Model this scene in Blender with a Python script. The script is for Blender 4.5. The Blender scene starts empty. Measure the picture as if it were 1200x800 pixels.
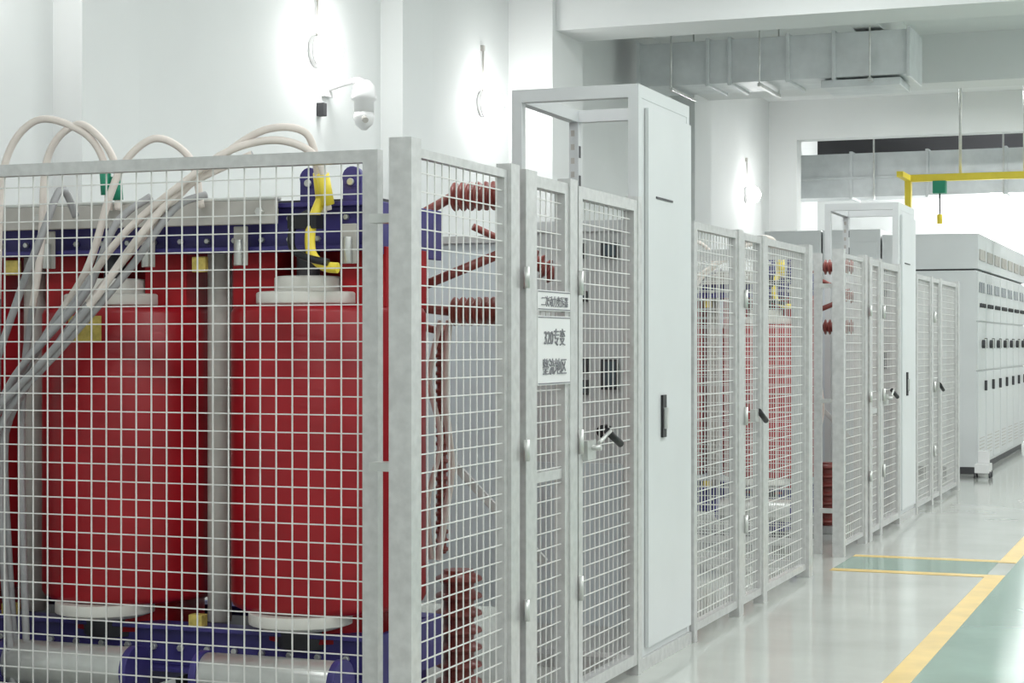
import bpy, math, random
from mathutils import Vector, Matrix
random.seed(4)
S=bpy.context.scene
S.view_settings.view_transform='Standard'
S.view_settings.look='None'
S.view_settings.exposure=0.0

# ---------------- materials ----------------
def mat(name,col,rough=.5,metal=0,var=.06,scale=6,emit=None,es=0,bump=0,spec=.5):
    m=bpy.data.materials.new(name); m.use_nodes=True
    nt=m.node_tree; b=nt.nodes['Principled BSDF']
    b.inputs['Roughness'].default_value=rough; b.inputs['Metallic'].default_value=metal
    b.inputs['Specular IOR Level'].default_value=spec
    tc=nt.nodes.new('ShaderNodeTexCoord'); n=nt.nodes.new('ShaderNodeTexNoise')
    n.inputs['Scale'].default_value=scale; n.inputs['Detail'].default_value=5
    nt.links.new(tc.outputs['Object'],n.inputs['Vector'])
    r=nt.nodes.new('ShaderNodeValToRGB')
    r.color_ramp.elements[0].position=.3; r.color_ramp.elements[1].position=.7
    c0=[max(0,c*(1-var)) for c in col]; c1=[min(1,c*(1+var)) for c in col]
    r.color_ramp.elements[0].color=(*c0,1); r.color_ramp.elements[1].color=(*c1,1)
    nt.links.new(n.outputs['Fac'],r.inputs['Fac']); nt.links.new(r.outputs['Color'],b.inputs['Base Color'])
    if bump:
        bp=nt.nodes.new('ShaderNodeBump'); bp.inputs['Strength'].default_value=bump; bp.inputs['Distance'].default_value=.01
        nt.links.new(n.outputs['Fac'],bp.inputs['Height']); nt.links.new(bp.outputs['Normal'],b.inputs['Normal'])
    if emit:
        b.inputs['Emission Color'].default_value=(*emit,1); b.inputs['Emission Strength'].default_value=es
    return m
M=dict(
 wall=mat('wall_paint',(.73,.75,.745),.8,var=.02,scale=1.2),
 ceil=mat('ceiling_paint',(.78,.80,.80),.85,var=.02,scale=1.5),
 fence=mat('fence_galvanised',(.60,.60,.595),.32,metal=.45,var=.09,scale=26),
 wire=mat('fence_wire',(.74,.74,.72),.38,metal=.25,var=.06,scale=20),
 cab=mat('cabinet_grey_paint',(.62,.64,.645),.38,var=.03,scale=2),
 cabin=mat('panel_bluegrey_paint',(.60,.65,.68),.5,var=.03,scale=2),
 red=mat('resin_coil_red',(.34,.007,.014),.34,var=.12,scale=5,bump=.06,spec=.45),
 redd=mat('core_limb_red',(.38,.010,.016),.45,var=.12,scale=7,spec=.3),
 blue=mat('clamp_blue_paint',(.050,.040,.20),.42,var=.12,scale=8),
 cream=mat('resin_pad_white',(.76,.75,.70),.5,var=.05,scale=10),
 column=mat('support_column_grey',(.48,.46,.43),.55,var=.10,scale=9),
 steel=mat('zinc_steel',(.62,.63,.61),.32,metal=.6,var=.10,scale=12),
 dark=mat('yoke_dark',(.05,.05,.055),.5,var=.2,scale=9),
 black=mat('black_plastic',(.012,.012,.014),.4),
 brown=mat('insulator_brown',(.24,.055,.045),.32,var=.15,scale=12),
 cableg=mat('cable_grey',(.36,.36,.37),.5,var=.10,scale=10),
 cablew=mat('cable_offwhite',(.76,.69,.64),.5,var=.06,scale=10),
 green=mat('green_tape',(.02,.27,.16),.5),
 yellow=mat('yellow_tape',(.85,.68,.06),.45,var=.05),
 label=mat('yellow_label',(.60,.47,.12),.5,var=.2,scale=40),
 white=mat('white_plastic',(.74,.74,.74),.35,var=.02),
 duct=mat('duct_galvanised',(.66,.69,.70),.38,metal=.25,var=.08,scale=5),
 floor=mat('floor_epoxy_grey',(.48,.50,.465),.11,var=.08,scale=1.6),
 fgreen=mat('floor_epoxy_green',(.20,.31,.255),.13,var=.10,scale=2),
 fyel=mat('floor_line_yellow',(.66,.47,.15),.3,var=.12,scale=5),
 lamp=mat('lamp_glass',(1,1,1),.3,emit=(1,.99,.96),es=30),
 tube=mat('fill_fixture_glow',(1,1,1),.3,emit=(1,1,1),es=3),  # glowing face of the added ceiling fill fixtures
 ink=mat('sign_ink',(.20,.20,.22),.6),
 glass=mat('meter_glass',(.10,.13,.15),.1),
)

class MB:
    def __init__(s): s.v=[];s.f=[];s.mi=[];s.sm=[];s.mats=[]
    def idx(s,m):
        if m not in s.mats: s.mats.append(m)
        return s.mats.index(m)
    def face(s,vs,m,sm=False): s.f.append(vs); s.mi.append(s.idx(m)); s.sm.append(sm)
    def box(s,x0,x1,y0,y1,z0,z1,m):
        b=len(s.v)
        s.v+=[(x0,y0,z0),(x1,y0,z0),(x1,y1,z0),(x0,y1,z0),(x0,y0,z1),(x1,y0,z1),(x1,y1,z1),(x0,y1,z1)]
        for q in ((0,3,2,1),(4,5,6,7),(0,1,5,4),(1,2,6,5),(2,3,7,6),(3,0,4,7)): s.face([b+i for i in q],m)
    def lathe(s,p0,p1,prof,m,seg=20,rot=0):
        p0=Vector(p0);p1=Vector(p1);d=p1-p0;a=d.normalized()
        u=a.cross(Vector((0,0,1)))
        if u.length<1e-3: u=Vector((1,0,0))
        u.normalize(); w=a.cross(u); b=len(s.v); n=len(prof)
        for t,r in prof:
            c=p0+d*t
            for k in range(seg):
                an=2*math.pi*k/seg+rot
                s.v.append(tuple(c+u*(r*math.cos(an))+w*(r*math.sin(an))))
        for i in range(n-1):
            for k in range(seg):
                k2=(k+1)%seg
                s.face([b+i*seg+k,b+i*seg+k2,b+(i+1)*seg+k2,b+(i+1)*seg+k],m,seg>6)
        s.face([b+k for k in range(seg)][::-1],m); s.face([b+(n-1)*seg+k for k in range(seg)],m)
    def cyl(s,p0,p1,r,m,seg=16): s.lathe(p0,p1,[(0,r),(1,r)],m,seg)
    def bar(s,p0,p1,w,m): s.lathe(p0,p1,[(0,w*.707),(1,w*.707)],m,4,math.pi/4)
    def ribs(s,p0,p1,r,rr,n,m,seg=18):
        pr=[(0,r)]
        for i in range(n):
            t=(i+.2)/n; e=.6/n
            pr+=[(t,r),(t+e*.35,rr),(t+e*.65,rr*.96),(t+e,r)]
        pr.append((1,r)); s.lathe(p0,p1,pr,m,seg)
    def tube(s,pts,r,m,seg=10,sub=8):
        P=[Vector(p) for p in pts]; out=[]
        for i in range(len(P)-1):
            a=P[max(i-1,0)];b=P[i];c=P[i+1];d=P[min(i+2,len(P)-1)]
            for k in range(sub):
                t=k/sub
                out.append(.5*((2*b)+(c-a)*t+(2*a-5*b+4*c-d)*t*t+(3*b-a-3*c+d)*t**3))
        out.append(P[-1]); b0=len(s.v)
        up=Vector((0,1,0.03))
        for i,p in enumerate(out):
            tg=(out[min(i+1,len(out)-1)]-out[max(i-1,0)]).normalized()
            u=tg.cross(up).normalized(); w=tg.cross(u)
            for k in range(seg):
                an=2*math.pi*k/seg; s.v.append(tuple(p+u*r*math.cos(an)+w*r*math.sin(an)))
        for i in range(len(out)-1):
            for k in range(seg):
                k2=(k+1)%seg
                mm=m if not isinstance(m,tuple) else (m[0] if out[i].z<m[2] else m[1])
                s.face([b0+i*seg+k,b0+i*seg+k2,b0+(i+1)*seg+k2,b0+(i+1)*seg+k],mm,True)
        mm=m if not isinstance(m,tuple) else m[0]
        s.face([b0+k for k in range(seg)],mm); s.face([b0+(len(out)-1)*seg+k for k in range(seg)],mm)
    def stadium(s,cx,y0,y1,rx,ry,layers,m,seg=24):
        b=len(s.v); n=2*(seg+1)
        for z,ins in layers:
            for k in range(seg+1):
                an=math.pi+math.pi*k/seg
                s.v.append((cx+(rx-ins)*math.cos(an),y0+(ry-ins)*math.sin(an),z))
            for k in range(seg+1):
                an=math.pi*k/seg
                s.v.append((cx+(rx-ins)*math.cos(an),y1+(ry-ins)*math.sin(an),z))
        for i in range(len(layers)-1):
            for k in range(n):
                k2=(k+1)%n
                s.face([b+i*n+k,b+i*n+k2,b+(i+1)*n+k2,b+(i+1)*n+k],m,True)
        s.face([b+k for k in range(n)][::-1],m); s.face([b+(len(layers)-1)*n+k for k in range(n)],m)
    def build(s,name,loc=(0,0,0),bevel=0):
        me=bpy.data.meshes.new(name); me.from_pydata(s.v,[],s.f)
        for m in s.mats: me.materials.append(M[m])
        me.polygons.foreach_set('material_index',s.mi); me.polygons.foreach_set('use_smooth',s.sm)
        me.update()
        o=bpy.data.objects.new(name,me); o.location=loc; S.collection.objects.link(o)
        if bevel:
            md=o.modifiers.new('bevel','BEVEL'); md.width=bevel; md.segments=2; md.limit_method='ANGLE'; md.angle_limit=math.radians(50)
        return o
def copy(o,dx=0,dy=0):
    n=o.copy(); n.location=(o.location[0]+dx,o.location[1]+dy,o.location[2]); S.collection.objects.link(n); return n

# ---------------- room shell ----------------
H=5.2; WL=-6.3; WR=4.2; YB=-4.0; YF=27.5; YE=31.2
b=MB(); b.box(WL-.2,WR+.2,YB-.2,YE+.2,-.2,0,'floor'); b.build('floor')
b=MB(); b.box(WL-.2,WR+.2,YB-.2,YE+.2,H,H+.2,'ceil'); b.build('ceiling')
b=MB(); b.box(WL-.2,WL,YB-.2,YE+.2,0,H,'wall'); b.build('wall_left')
b=MB(); b.box(WR,WR+.2,YB-.2,YE+.2,0,H,'wall'); b.build('wall_right')
b=MB(); b.box(WL,WR,YB-.2,YB,0,H,'wall'); b.build('wall_rear')
b=MB()
b.box(WL,-5.87,YF,YF+.3,0,4.6,'wall'); b.box(WL,WR,YF,YF+.3,4.6,H,'wall'); b.box(3.4,WR,YF,YF+.3,0,4.6,'wall')
b.build('wall_far')
b=MB(); b.box(WL,WR,YE,YE+.2,0,4.70,'wall'); b.box(WL,WR,YE,YE+.2,4.70,H,'black'); b.build('wall_end')
def pil(y0,y1,x=-5.98,n='trim_1'):
    b=MB(); b.box(WL,x,y0,y1,0,H,'wall'); b.build(n)
pil(9.0,9.6,-6.1,'trim_1'); pil(13.5,14.1,-6.1,'trim_2'); pil(16.4,17.3,-5.85,'trim_3'); pil(22.1,22.9,-6.0,'trim_4')
b=MB(); b.box(-5.85,WR,16.5,17.2,4.5,H,'wall'); b.build('ceiling_beam')
b=MB(); b.box(-6.0,WR,22.2,22.8,4.62,H,'wall'); b.build('ceiling_beam')
b=MB(); b.box(-3.6,-3.3,17.2,22.2,4.9,H,'wall'); b.build('ceiling_beam')

# ventilation ducts
b=MB(); b.box(-6.0,-3.0,19.7,20.5,4.38,4.86,'duct')
for x in (-5.2,-4.95,-4.3,-3.8,-3.0,-6.0):
    b.box(x-.02,x+.02,19.67,20.53,4.35,4.885,'duct')
for x in (-5.6,-4.6,-3.4):
    for y in (19.62,20.58): b.cyl((x,y,4.33),(x,y,H),.010,'steel',8)
    b.box(x-.02,x+.02,19.6,20.6,4.31,4.35,'steel')
b.box(-3.95,-3.1,19.75,20.45,4.28,4.36,'duct'); b.build('ventilation_duct',bevel=.006)
b=MB(); b.box(WL,3.0,29.3,30.0,3.85,4.55,'duct')
for i in range(7): b.box(-5.4+i*1.2,-5.35+i*1.2,29.27,30.03,3.82,4.58,'duct')
b.box(WL,3.0,29.26,29.3,4.14,4.18,'duct')
for i in range(4):
    b.cyl((-5+i*2,29.22,3.8),(-5+i*2,29.22,H),.015,'steel',8)
b.build('ventilation_duct',bevel=.006)
# yellow hoist rail
b=MB(); b.box(-3.62,1.5,23.95,24.05,3.6,3.69,'yellow'); b.box(-3.70,-3.62,23.95,24.05,3.22,3.69,'yellow')
b.box(-3.7,-3.62,23.3,23.95,3.61,3.68,'yellow')
for x in (-3.0,-2.2,-.6,1.0): b.cyl((x,24,3.68),(x,24,H),.02,'steel',8)
b.box(-3.34,-3.18,23.92,24.08,3.44,3.6,'green'); b.cyl((-3.26,24,3.44),(-3.26,24,3.15),.01,'black',8); b.cyl((-3.26,24,3.17),(-3.26,24,3.05),.035,'yellow',12)
b.build('overhead_hoist_rail')

# ---------------- floor markings ----------------
b=MB(); b.box(-1.24,2.2,YB+.02,YF-.02,0.0005,.002,'fgreen'); b.box(-2.36,-1.36,12.2,12.92,0.0005,.002,'fgreen'); b.build('green_walkway')
b=MB()
for (x0,x1,y0,y1) in ((-1.36,-1.24,YB+.02,12.2),(-1.36,-1.24,12.92,YF-.02),(-2.36,-1.36,12.08,12.2),(-2.36,-1.36,12.92,13.04),(2.2,2.32,YB+.02,YF-.02)):
    b.box(x0,x1,y0,y1,0.0005,.003,'fyel')
b.build('yellow_floor_line')

# ---------------- fences ----------------
def panel(b,axis,fx,a0,a1,z0,z1,fr=.04,sp=.062,w=.0042,fr1=None):
    fr1=fr1 or fr
    def bx(p0,p1,q0,q1,z0,z1,m):
        if axis=='x': b.box(p0,p1,q0,q1,z0,z1,m)
        else: b.box(q0,q1,p0,p1,z0,z1,m)
    h=fr*.5
    bx(a0,a0+fr,fx-h,fx+h,z0,z1,'fence'); bx(a1-fr1,a1,fx-h,fx+h,z0 if fr1==fr else 0,z1,'fence')
    bx(a0+fr,a1-fr1,fx-h,fx+h,z1-fr,z1,'fence'); bx(a0+fr,a1-fr1,fx-h,fx+h,z0,z0+fr,'fence')
    n=max(1,round((a1-a0-fr)/sp))
    for i in range(1,n):
        a=a0+fr/2+(a1-a0-fr)*i/n; bx(a-w/2,a+w/2,fx-w/2,fx+w/2,z0+fr/2,z1-fr/2,'wire')
    n=round((z1-z0-fr)/sp)
    for i in range(1,n):
        z=z0+fr/2+(z1-z0-fr)*i/n; bx(a0+fr/2,a1-fr/2,fx+w*.4,fx+w*1.4,z-w/2,z+w/2,'wire')
FX=-2.45
b=MB()
panel(b,'x',5.56,-4.615,-2.595,.06,2.15,.042,fr1=.056); panel(b,'x',5.56,-6.25,-4.665,.06,2.15,.042)
b.box(-4.665,-4.615,5.53,5.59,0,2.17,'fence'); b.box(-6.29,-6.25,5.53,5.59,0,2.17,'fence')
b.box(-2.49,-2.41,5.40,5.48,0,2.17,'fence')
for z in (.3,1.08,1.9): b.box(-2.60,-2.47,5.48,5.54,z,z+.03,'steel')
panel(b,'y',FX,5.48,6.33,.06,2.145,.03)
b.box(-2.48,-2.42,6.33,6.42,0,2.17,'fence'); b.box(-2.47,-2.41,6.46,6.58,0,2.16,'fence')
b.box(-2.46,-2.44,6.42,6.46,1.1,1.2,'steel')
panel(b,'y',FX,6.58,7.0,.05,2.15,.045); b.box(-2.46,-2.44,6.625,6.955,.96,1.0,'fence')
b.box(-2.475,-2.42,7.0,7.09,0,2.17,'fence')
panel(b,'y',FX,7.12,7.94,.05,2.15,.05); b.box(-2.48,-2.42,7.94,8.0,0,2.17,'fence')
for z in (.5,1.1,1.75):
    b.cyl((-2.41,7.105,z-.05),(-2.41,7.105,z+.05),.012,'steel',10); b.cyl((-2.40,6.44,z-.04),(-2.40,6.44,z+.04),.012,'steel',10)
b.box(-2.424,-2.40,7.16,7.27,1.02,1.10,'steel'); b.cyl((-2.40,7.42,1.13),(-2.37,7.52,1.07),.016,'black',10)
b.cyl((-2.42,7.22,1.07),(-2.36,7.22,1.07),.012,'steel',10); b.cyl((-2.37,7.22,1.09),(-2.385,7.42,1.13),.008,'steel',8)
f1=b.build('wire_mesh_fence',bevel=0)
PITCH=7.45
copy(f1,0,PITCH)
b=MB()
b.box(-2.48,-2.42,8.90,8.96,0,2.12,'fence')
panel(b,'y',FX,8.96,9.84,.05,2.12,.04); b.box(-2.48,-2.42,9.84,9.94,0,2.13,'fence')
panel(b,'y',FX,9.97,10.42,.05,2.12,.04); b.box(-2.48,-2.42,10.42,10.52,0,2.13,'fence')
panel(b,'y',FX,10.54,11.66,.05,2.12,.04); b.box(-2.49,-2.41,11.66,11.78,0,2.14,'fence')
panel(b,'x',11.72,-4.29,-2.49,.05,2.12,.045); panel(b,'x',11.72,-6.2,-4.37,.05,2.12,.045); b.box(-4.37,-4.29,11.69,11.75,0,2.14,'fence'); b.box(-6.29,-6.2,11.69,11.75,0,2.14,'fence')
b.cyl((-2.40,10.22,1.12),(-2.38,10.32,1.06),.016,'black',10); b.box(-2.43,-2.40,10.14,10.22,1.06,1.13,'steel')
for z in (.5,1.1,1.75): b.cyl((-2.41,9.955,z-.05),(-2.41,9.955,z+.05),.012,'steel',10)
f2=b.build('wire_mesh_fence'); copy(f2,0,PITCH)

# sign
b=MB(); b.box(-2.425,-2.418,6.61,6.99,1.34,1.61,'white'); b.box(-2.425,-2.418,6.61,6.99,1.63,1.71,'white')
for z0,z1 in ((1.34,1.61),(1.63,1.71)):
    b.box(-2.419,-2.416,6.615,6.985,z0+.004,z0+.008,'ink'); b.box(-2.419,-2.416,6.615,6.985,z1-.008,z1-.004,'ink')
sg=b.build('warning_sign')
def txt(s,y,z,size,parent):
    c=bpy.data.curves.new('sign_text','FONT'); c.body=s; c.size=size; c.align_x='CENTER'; c.extrude=.001
    o=bpy.data.objects.new('sign_text',c); o.location=(-2.415,y,z); o.rotation_euler=(math.pi/2,0,math.pi/2)
    c.materials.append(M['ink']); S.collection.objects.link(o); o.parent=parent
txt('320专变',6.80,1.50,.072,sg); txt('整流地区',6.80,1.385,.070,sg); txt('二次动力变压器',6.80,1.65,.045,sg)

# ---------------- transformer ----------------
b=MB()
CX=(-4.985,-4.115,-3.245)
for cx in CX:
    b.stadium(cx,6.42,6.54,.36,.34,[(.48,.03),(.49,.01),(.51,0),(1.0,0),(1.62,0),(1.64,.01),(1.65,.03)],'red',28)
    b.stadium(cx,6.42,6.54,.24,.22,[(.36,0),(.48,0)],'redd',20)
    b.box(cx-.33,cx-.14,6.30,6.70,1.64,1.87,'redd'); b.box(cx+.14,cx+.33,6.30,6.70,1.64,1.87,'redd')
    b.box(cx-.14,cx+.14,6.42,6.66,1.64,1.9,'redd')
    for yy in (6.30,6.68):
        b.lathe((cx,yy,1.65),(cx,yy,1.70),[(0,.19),(.1,.2),(.9,.2),(1,.19)],'cream',28)
        b.lathe((cx,yy,1.70),(cx,yy,1.76),[(0,.13),(.9,.13),(1,.12)],'cream',24)
        b.lathe((cx,yy-.06,.42),(cx,yy-.06,.48),[(0,.15),(.3,.2),(1,.2)],'cream',28)
        b.lathe((cx,yy,.34),(cx,yy,.42),[(0,.12),(1,.13)],'dark',20)
        b.cyl((cx,yy,1.76),(cx,yy,1.87),.045,'dark',16)
def patch(cx,cy,rx,ry,a0,a1,z0,z1,m):
    n=8;base=len(b.v)
    for i in range(n+1):
        a=a0+(a1-a0)*i/n
        for z in (z0,z1): b.v.append((cx+rx*math.sin(a),cy-ry*math.cos(a),z))
    for i in range(n): b.face([base+2*i,base+2*i+2,base+2*i+3,base+2*i+1],m,True)
for cx in CX[:2]: patch(cx,6.42,.363,.343,-.2,.22,1.51,1.61,'label')
for x in (-5.42,-4.55,-3.68):
    b.cyl((x,6.38,.40),(x,6.38,1.86),.048,'column',20)
    b.box(x-.03,x+.03,6.215,6.24,1.78,1.84,'label')
    b.box(x-.03,x+.03,6.19,6.235,.402,.45,'label')
for y0 in (6.24,6.80):
    for z0 in (1.855,.22):
        b.box(-5.55,-2.95,y0,y0+.02,z0+.018,z0+.165,'blue')
        b.box(-5.55,-2.95,y0-.05,y0+.07,z0,z0+.018,'blue'); b.box(-5.55,-2.95,y0-.05,y0+.07,z0+.165,z0+.182,'blue')
b.box(-5.50,-2.97,6.36,6.72,1.87,2.06,'dark'); b.box(-5.50,-2.97,6.36,6.72,.20,.37,'dark')
for x in (-3.02,-3.20,-4.66,-5.2):
    b.box(x-.04,x+.04,6.22,6.24,2.038,2.13,'blue'); b.lathe((x,6.215,2.13),(x,6.245,2.13),[(0,.04),(1,.04)],'blue',18); b.cyl((x,6.2,2.11),(x,6.214,2.11),.014,'steel',12)
b.box(-2.95,-2.925,6.19,6.87,1.84,2.04,'blue'); b.box(-2.95,-2.925,6.19,6.87,.2,.4,'blue')
for i in range(21):
    x=-5.45+i*.12
    b.cyl((x,6.24,1.90),(x,6.222,1.90),.012,'steel',6)
    b.cyl((x,6.24,1.98),(x,6.222,1.98),.012,'steel',6)
    b.cyl((x,6.24,.31),(x,6.222,.31),.014,'steel',6)
b.box(-5.60,-3.30,6.13,6.16,1.955,2.045,'column'); b.box(-5.60,-3.30,6.13,6.185,2.045,2.058,'steel')
for x in (-5.45,-4.9,-4.35,-3.8,-3.36): b.box(x-.02,x+.02,6.16,6.24,1.99,2.02,'steel'); b.cyl((x,6.13,2.0),(x,6.11,2.0),.018,'steel',6)
for cx in CX:
    for dx in (-.22,.24):
        b.box(cx+dx-.03,cx+dx+.03,6.162,6.17,1.80,1.95,'column'); b.cyl((cx+dx,6.15,1.80),(cx+dx,6.15,1.90),.016,'steel',10)
for x in (-5.1,-4.115,-3.1):
    b.box(x-.06,x+.06,6.05,6.98,.10,.218,'blue')
    for y in (6.15,6.9): b.cyl((x-.05,y,.06),(x+.05,y,.06),.06,'dark',16)
for cx in CX:
    b.cyl((cx-.27,6.0,.26),(cx+.27,6.0,.26),.085,'steel',24)
    b.cyl((cx-.30,6.0,.26),(cx-.27,6.0,.26),.092,'blue',24); b.cyl((cx+.27,6.0,.26),(cx+.30,6.0,.26),.092,'blue',24)
# HV bushings, delta links, surge arresters on a channel at the end
b.cyl((-3.08,6.90,1.72),(-2.70,7.0,1.88),.020,'brown',12)
b.cyl((-3.10,6.90,2.00),(-2.94,7.0,2.11),.020,'brown',12); b.cyl((-3.12,6.86,1.66),(-2.94,7.0,1.635),.020,'brown',12)
b.box(-2.70,-2.64,6.97,7.03,.0,2.14,'fence')
b.box(-2.70,-2.67,7.03,7.6,1.60,1.66,'fence'); b.box(-2.70,-2.64,7.6,7.66,0,2.14,'fence')
b.ribs((-2.94,7.0,2.11),(-2.70,7.0,2.11),.038,.062,7,'brown'); b.ribs((-2.94,7.0,1.635),(-2.70,7.0,1.635),.038,.062,7,'brown')
b.ribs((-2.92,7.6,1.95),(-2.70,7.62,1.80),.03,.05,7,'brown'); b.cyl((-3.05,7.5,2.02),(-2.92,7.6,1.95),.016,'brown',10)
b.cyl((-3.14,6.86,1.6),(-3.0,7.05,1.55),.016,'brown',10)
b.ribs((-3.02,7.08,.62),(-3.02,7.08,1.58),.020,.034,26,'brown',12)
b.tube([(-3.02,7.04,.6),(-2.98,7.03,.8),(-2.95,7.02,1.0),(-2.98,7.02,1.3),(-2.96,7.02,1.6)],.015,'cablew')
b.tube([(-3.05,7.04,.6),(-3.06,7.03,.85),(-2.99,7.0,1.1),(-3.04,7.0,1.35),(-3.0,7.02,1.6)],.012,'cablew')
b.ribs((-2.93,7.05,.06),(-2.93,7.05,.56),.065,.10,7,'brown',24); b.box(-3.04,-2.82,6.94,7.16,0,.06,'fence')
b.bar((-2.98,7.15,.98),(-2.62,7.25,.58),.035,'fence')
tr=b.build('dry_type_transformer',bevel=.003)
copy(tr,.07,PITCH)

# cables
b=MB()
W1=('cableg','cablew',1.62)
C=[([(-4.36,6.02,.05),(-4.40,6.0,.6),(-4.40,5.98,1.2),(-4.22,5.95,1.5),(-4.0,5.93,1.78),(-3.90,5.93,2.05),(-3.84,5.96,2.2),(-3.73,6.0,2.28),(-3.62,6.06,2.2),(-3.6,6.1,2.02)],W1),
([(-4.40,6.03,.05),(-4.43,6.02,.6),(-4.42,6.0,1.15),(-4.15,5.96,1.5),(-3.85,5.93,1.8),(-3.6,5.90,2.03),(-3.43,5.93,2.18),(-3.26,5.98,2.29),(-3.13,6.06,2.28),(-3.11,6.12,2.12),(-3.11,6.16,1.99)],W1),
([(-4.47,6.0,.05),(-4.46,6.0,1.2),(-4.44,5.98,1.8),(-4.41,5.98,2.2),(-4.28,6.0,2.37),(-4.1,6.03,2.33),(-4.02,6.07,2.22),(-4.01,6.1,2.02)],W1),
([(-4.31,6.0,.05),(-4.36,6.02,1.2),(-4.28,6.03,1.85),(-4.24,6.02,2.22),(-4.12,6.03,2.35),(-4.02,6.05,2.30),(-3.97,6.09,2.18),(-3.97,6.1,2.02)],W1),
([(-4.33,5.95,.05),(-4.39,5.94,.7),(-4.39,5.94,1.15),(-4.26,5.90,1.42),(-4.05,5.88,1.62),(-3.8,5.86,1.9),(-3.5,5.87,2.12),(-3.35,5.92,2.22),(-3.2,6.0,2.25),(-3.08,6.06,2.18),(-3.07,6.12,2.0)],('cableg','cablew',1.75)),
([(-4.38,5.90,.05),(-4.44,5.90,.7),(-4.42,5.90,1.1),(-4.30,5.86,1.34),(-4.12,5.84,1.52),(-3.95,5.86,1.7),(-3.85,5.9,1.95),(-3.76,6.0,2.06)],'cableg'),
([(-4.36,5.87,.05),(-4.41,5.87,.7),(-4.40,5.87,1.05),(-4.26,5.84,1.28),(-4.02,5.82,1.5),(-3.75,5.84,1.78),(-3.6,5.9,2.0),(-3.52,6.0,2.06)],'cableg'),
([(-4.42,5.84,.05),(-4.46,5.84,.7),(-4.44,5.84,1.0),(-4.33,5.82,1.24),(-4.12,5.80,1.42),(-3.90,5.80,1.64),(-3.7,5.83,1.9),(-3.55,5.9,2.08),(-3.3,5.96,2.2)],W1),
([(-4.50,5.95,.05),(-4.49,5.95,.9),(-4.44,5.92,1.3),(-4.30,5.90,1.65),(-4.18,5.92,1.95),(-4.16,6.0,2.1),(-4.15,6.08,2.0)],'cableg')]
for p,m in C: b.tube(p,.0145,m)
b.cyl((-4.012,6.085,2.08),(-4.012,6.075,2.17),.022,'green',12); b.cyl((-3.972,6.10,2.06),(-3.972,6.09,2.15),.022,'green',12)
b.cyl((-3.11,6.15,2.03),(-3.11,6.125,2.14),.024,'yellow',12); b.cyl((-3.07,6.12,2.02),(-3.075,6.085,2.13),.024,'yellow',12)
b.tube([(-3.11,6.14,2.04),(-3.13,6.1,1.94),(-3.12,6.08,1.84),(-3.06,6.06,1.79),(-3.0,6.06,1.78)],.020,'yellow')
b.tube([(-3.15,6.14,2.0),(-3.20,6.1,1.95),(-3.19,6.06,1.86),(-3.12,6.04,1.82),(-3.03,6.04,1.80)],.014,'black')
b.box(-3.22,-3.10,6.08,6.14,1.93,1.98,'black')
ca=b.build('power_cable'); copy(ca,.07,PITCH)

# ---------------- bus cabinet with open top frame ----------------
b=MB()
x0,x1,y0,y1,zt=-3.06,-2.44,8.01,8.88,2.69
for (x,y) in ((x0,y0),(x0,y1-.05),(x1-.05,y0),(x1-.05,y1-.05)): b.box(x,x+.05,y,y+.05,.061,zt-.06,'cab')
b.box(x0,x1,y0,y0+.05,zt-.06,zt,'cab'); b.box(x0,x1,y1-.05,y1,zt-.06,zt,'cab'); b.box(x0,x0+.05,y0+.05,y1-.05,zt-.06,zt,'cab'); b.box(x1-.05,x1,y0+.05,y1-.05,zt-.06,zt,'cab')
for i in range(14): b.box(x0+.049,x0+.054,y1-.04,y1-.02,.5+i*.15,.56+i*.15,'dark')
for i in range(9): b.box(x0+.01,x0+.03,y1-.0505,y1-.0495,2.0+i*.07,2.03+i*.07,'column')
b.box(x1-.02,x1-.002,y0+.05,y1-.05,.061,zt-.06,'cab')
b.box(x1,x1+.018,y0+.10,y1-.03,.10,zt-.10,'cab')
b.box(x1+.018,x1+.03,y0+.30,y0+.36,1.06,1.26,'black'); b.box(x1+.03,x1+.045,y0+.315,y0+.345,1.10,1.20,'steel')
b.box(x1+.018,x1+.022,y0+.22,y0+.5,2.18,2.19,'dark')
b.box(x0+.05,x1-.05,y0+.02,y0+.04,.08,2.02,'cab')
b.box(x0+.05,x1-.05,y0+.002,y0+.045,2.02,2.07,'cab')
for (x,z,w,h) in ((-2.74,1.93,.08,.07),(-2.58,1.93,.08,.07),(-2.74,1.40,.11,.07),(-2.74,1.30,.11,.07),(-2.58,1.36,.08,.14),(-2.74,1.72,.10,.05)):
    b.box(x-w/2,x+w/2,y0-.003,y0+.02,z-h/2,z+h/2,'dark'); b.box(x-w/2+.01,x+w/2-.01,y0-.006,y0-.003,z-h/2+.01,z+h/2-.01,'glass')
b.box(x0+.08,x1-.08,y0+.01,y0+.019,.2,.95,'cabin'); b.cyl((-2.6,y0+.02,1.1),(-2.6,y0-.04,1.1),.03,'black',14)
b.box(x0-.005,x1+.01,y0-.003,y1+.01,0,.06,'fence')
cb=b.build('switchgear_cabinet',bevel=.004); copy(cb,0,PITCH)
b=MB(); b.box(-5.86,-3.12,8.95,8.99,.12,2.03,'cabin')
for x in (-5.9,-4.95,-4.0,-3.12): b.box(x,x+.04,8.93,9.01,0,2.03,'fence')
b.box(-5.9,-3.08,8.93,9.01,2.03,2.07,'fence')
pt=b.build('partition_screen',bevel=.003); copy(pt,0,PITCH)

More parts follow.
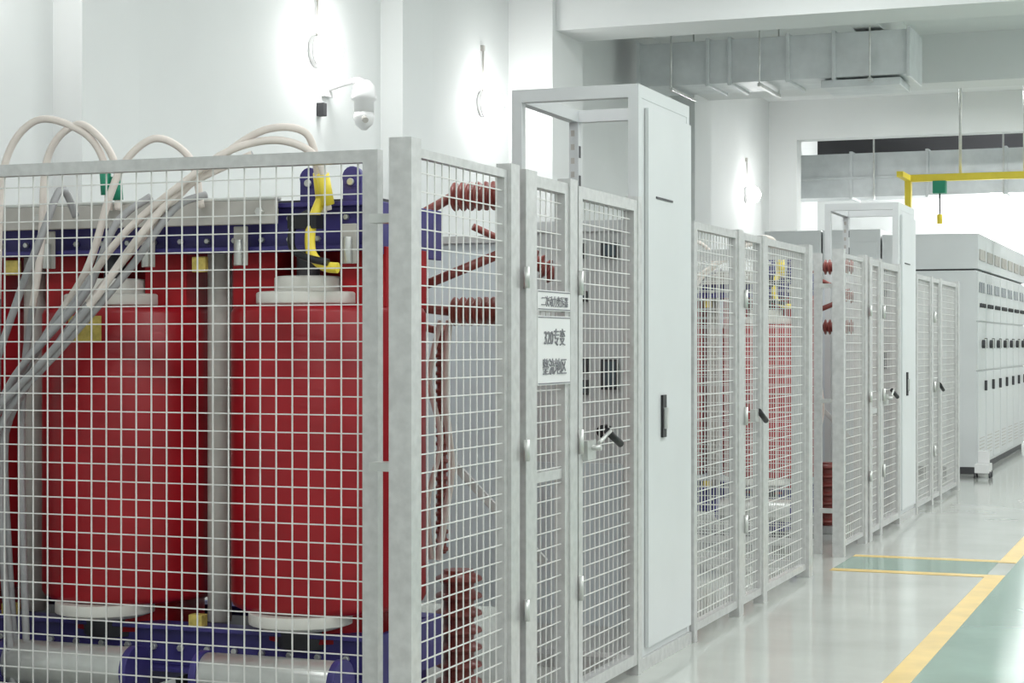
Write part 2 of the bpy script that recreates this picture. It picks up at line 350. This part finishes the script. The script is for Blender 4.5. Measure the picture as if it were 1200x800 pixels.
# ---------------- low voltage switchboards ----------------
b=MB(); W=.8
b.box(-3.6,-2.52,0,W-.006,.08,2.35,'cab'); b.box(-3.58,-2.54,0,W-.006,0,.08,'dark')
b.box(-3.6,-2.50,0,W-.006,2.37,2.78,'cab'); b.box(-3.58,-2.54,.02,W-.03,2.35,2.37,'dark')
b.box(-2.52,-2.50,.02,W-.03,.12,1.18,'cab'); b.box(-2.52,-2.50,.02,W-.03,1.20,1.75,'cab'); b.box(-2.52,-2.50,.02,W-.03,1.77,2.33,'cab')
for z in (.95,1.45): b.box(-2.50,-2.47,.64,.68,z,z+.12,'dark')
for i in range(3):
    b.box(-2.50,-2.49,.12+i*.2,.24+i*.2,2.10,2.22,'glass')
    b.cyl((-2.50,.18+i*.2,1.95),(-2.475,.18+i*.2,1.95),.025,'dark',12)
    b.box(-2.50,-2.485,.10+i*.2,.24+i*.2,2.47,2.60,'column')
b.cyl((-2.50,.4,1.5),(-2.46,.4,1.5),.05,'dark',16); b.box(-2.47,-2.45,.38,.42,1.44,1.56,'steel')
for i in range(6): b.box(-2.50,-2.494,.15,.6,.2+i*.04,.21+i*.04,'column')
o=b.build('low_voltage_switchboard',(0,21.6,0),bevel=.004)
for i in range(1,7): copy(o,0,W*i)
b=MB(); b.box(-5.0,-4.32,0,1.4,.06,2.85,'cab'); b.box(-4.30,-3.62,0,1.4,.06,2.85,'cab'); b.box(-4.98,-3.64,.03,1.37,0,.06,'dark')
for x in (-4.96,-4.26):
    b.box(x,x+.6,-.015,0,.15,1.4,'cab'); b.box(x,x+.6,-.015,0,1.45,2.7,'cab'); b.box(x+.5,x+.54,-.04,-.015,1.2,1.35,'black')
b.build('distribution_cabinet',(0,21.6,0),bevel=.004)
b=MB(); b.box(-2.46,-2.30,20.9,21.2,.06,.16,'white'); b.box(-2.44,-2.32,21.05,21.15,.16,.3,'white')
for y in (20.95,21.15):
    for x in (-2.47,-2.31): b.cyl((x,y,.04),(x+.02,y,.04),.04,'dark',14)
b.build('floor_trolley',bevel=.005)

# ---------------- wall fittings ----------------
def walllamp(x,y,z,axis='x',e=9):
    b=MB()
    if axis=='x':
        b.cyl((0,0,0),(.05,0,0),.12,'white',24)
        b.lathe((.05,0,0),(.22,0,0),[(0,.115),(.4,.125),(.75,.10),(1,.03)],'lamp',24)
        b.cyl((.02,0,.12),(.02,0,.50),.010,'column',8); b.box(.0,.03,-.02,.02,.49,.54,'column')
        lp=(.34,0,0)
    else:
        b.cyl((0,0,0),(0,-.05,0),.24,'white',24)
        b.lathe((0,-.05,0),(0,-.34,0),[(0,.23),(.4,.25),(.75,.19),(1,.06)],'lamp',24)
        lp=(0,-.55,0)
    o=b.build('wall_lamp',(x,y,z))
    l=bpy.data.lights.new('lamp_light','POINT'); l.energy=e; l.shadow_soft_size=.1
    lo=bpy.data.objects.new('lamp_light',l); lo.location=lp; lo.parent=o; S.collection.objects.link(lo)
walllamp(WL,12.34,3.70); walllamp(WL,15.7,3.72); walllamp(WL,26.0,3.66); walllamp(WL,8.0,3.70,e=6)
walllamp(-3.25,YE,3.55,axis='y',e=200)
b=MB()
b.box(-6.3,-6.26,12.44,12.56,3.38,3.50,'white')
b.tube([(-6.27,12.5,3.44),(-6.15,12.5,3.47),(-6.02,12.48,3.49),(-5.95,12.46,3.46)],.022,'white',12)
b.lathe((-5.95,12.46,3.48),(-5.95,12.46,3.22),[(0,.04),(.15,.08),(.45,.095),(.55,.095),(.6,.075),(1,.075)],'white',28)
b.lathe((-5.95,12.46,3.24),(-5.95,12.46,3.11),[(0,.075),(.3,.08),(.7,.065),(1,.02)],'white',28)
b.lathe((-5.92,12.40,3.19),(-5.89,12.36,3.17),[(0,.022),(1,.022)],'column',20)
b.build('ptz_security_camera')
b=MB(); b.box(-6.3,-6.24,12.36,12.42,3.22,3.32,'dark'); b.build('junction_box',bevel=.004)

# ---------------- added ceiling fill lights: invented fixtures that brighten the room ----------------
for y in (-2,3,7.5,11.5,15.0,18.4,25.2):
    for x,e in ((-3.2,44),(0.2,66),(3.0,66)):
        if y==18.4 and x<0: continue
        b=MB(); b.box(-.7,.7,-.12,.12,.03,.10,'white'); b.box(-.66,.66,-.09,.09,.0,.03,'tube')
        for xx in (-.5,.5): b.cyl((xx,0,.10),(xx,0,.2),.01,'steel',8)
        o=b.build('added_ceiling_fill',(x,y,5.0))
        l=bpy.data.lights.new('fill_area_light','AREA'); l.shape='RECTANGLE'; l.size=1.4; l.size_y=.4; l.energy=e*(1.5 if y>18 else 1); l.color=(.985,1,1)
        lo=bpy.data.objects.new('fill_area_light',l); lo.location=(0,0,-.03); lo.parent=o; S.collection.objects.link(lo)
w=bpy.data.worlds.new('w'); S.world=w; w.use_nodes=True; w.node_tree.nodes['Background'].inputs[0].default_value=(.8,.85,.9,1); w.node_tree.nodes['Background'].inputs[1].default_value=.5

# ---------------- camera ----------------
c=bpy.data.cameras.new('camera'); c.lens=64.3; c.sensor_width=36; c.clip_end=200
co=bpy.data.objects.new('camera',c); co.location=(0,0,1.5); co.rotation_euler=(math.radians(90.08),0,math.radians(20.9))
S.collection.objects.link(co); S.camera=co
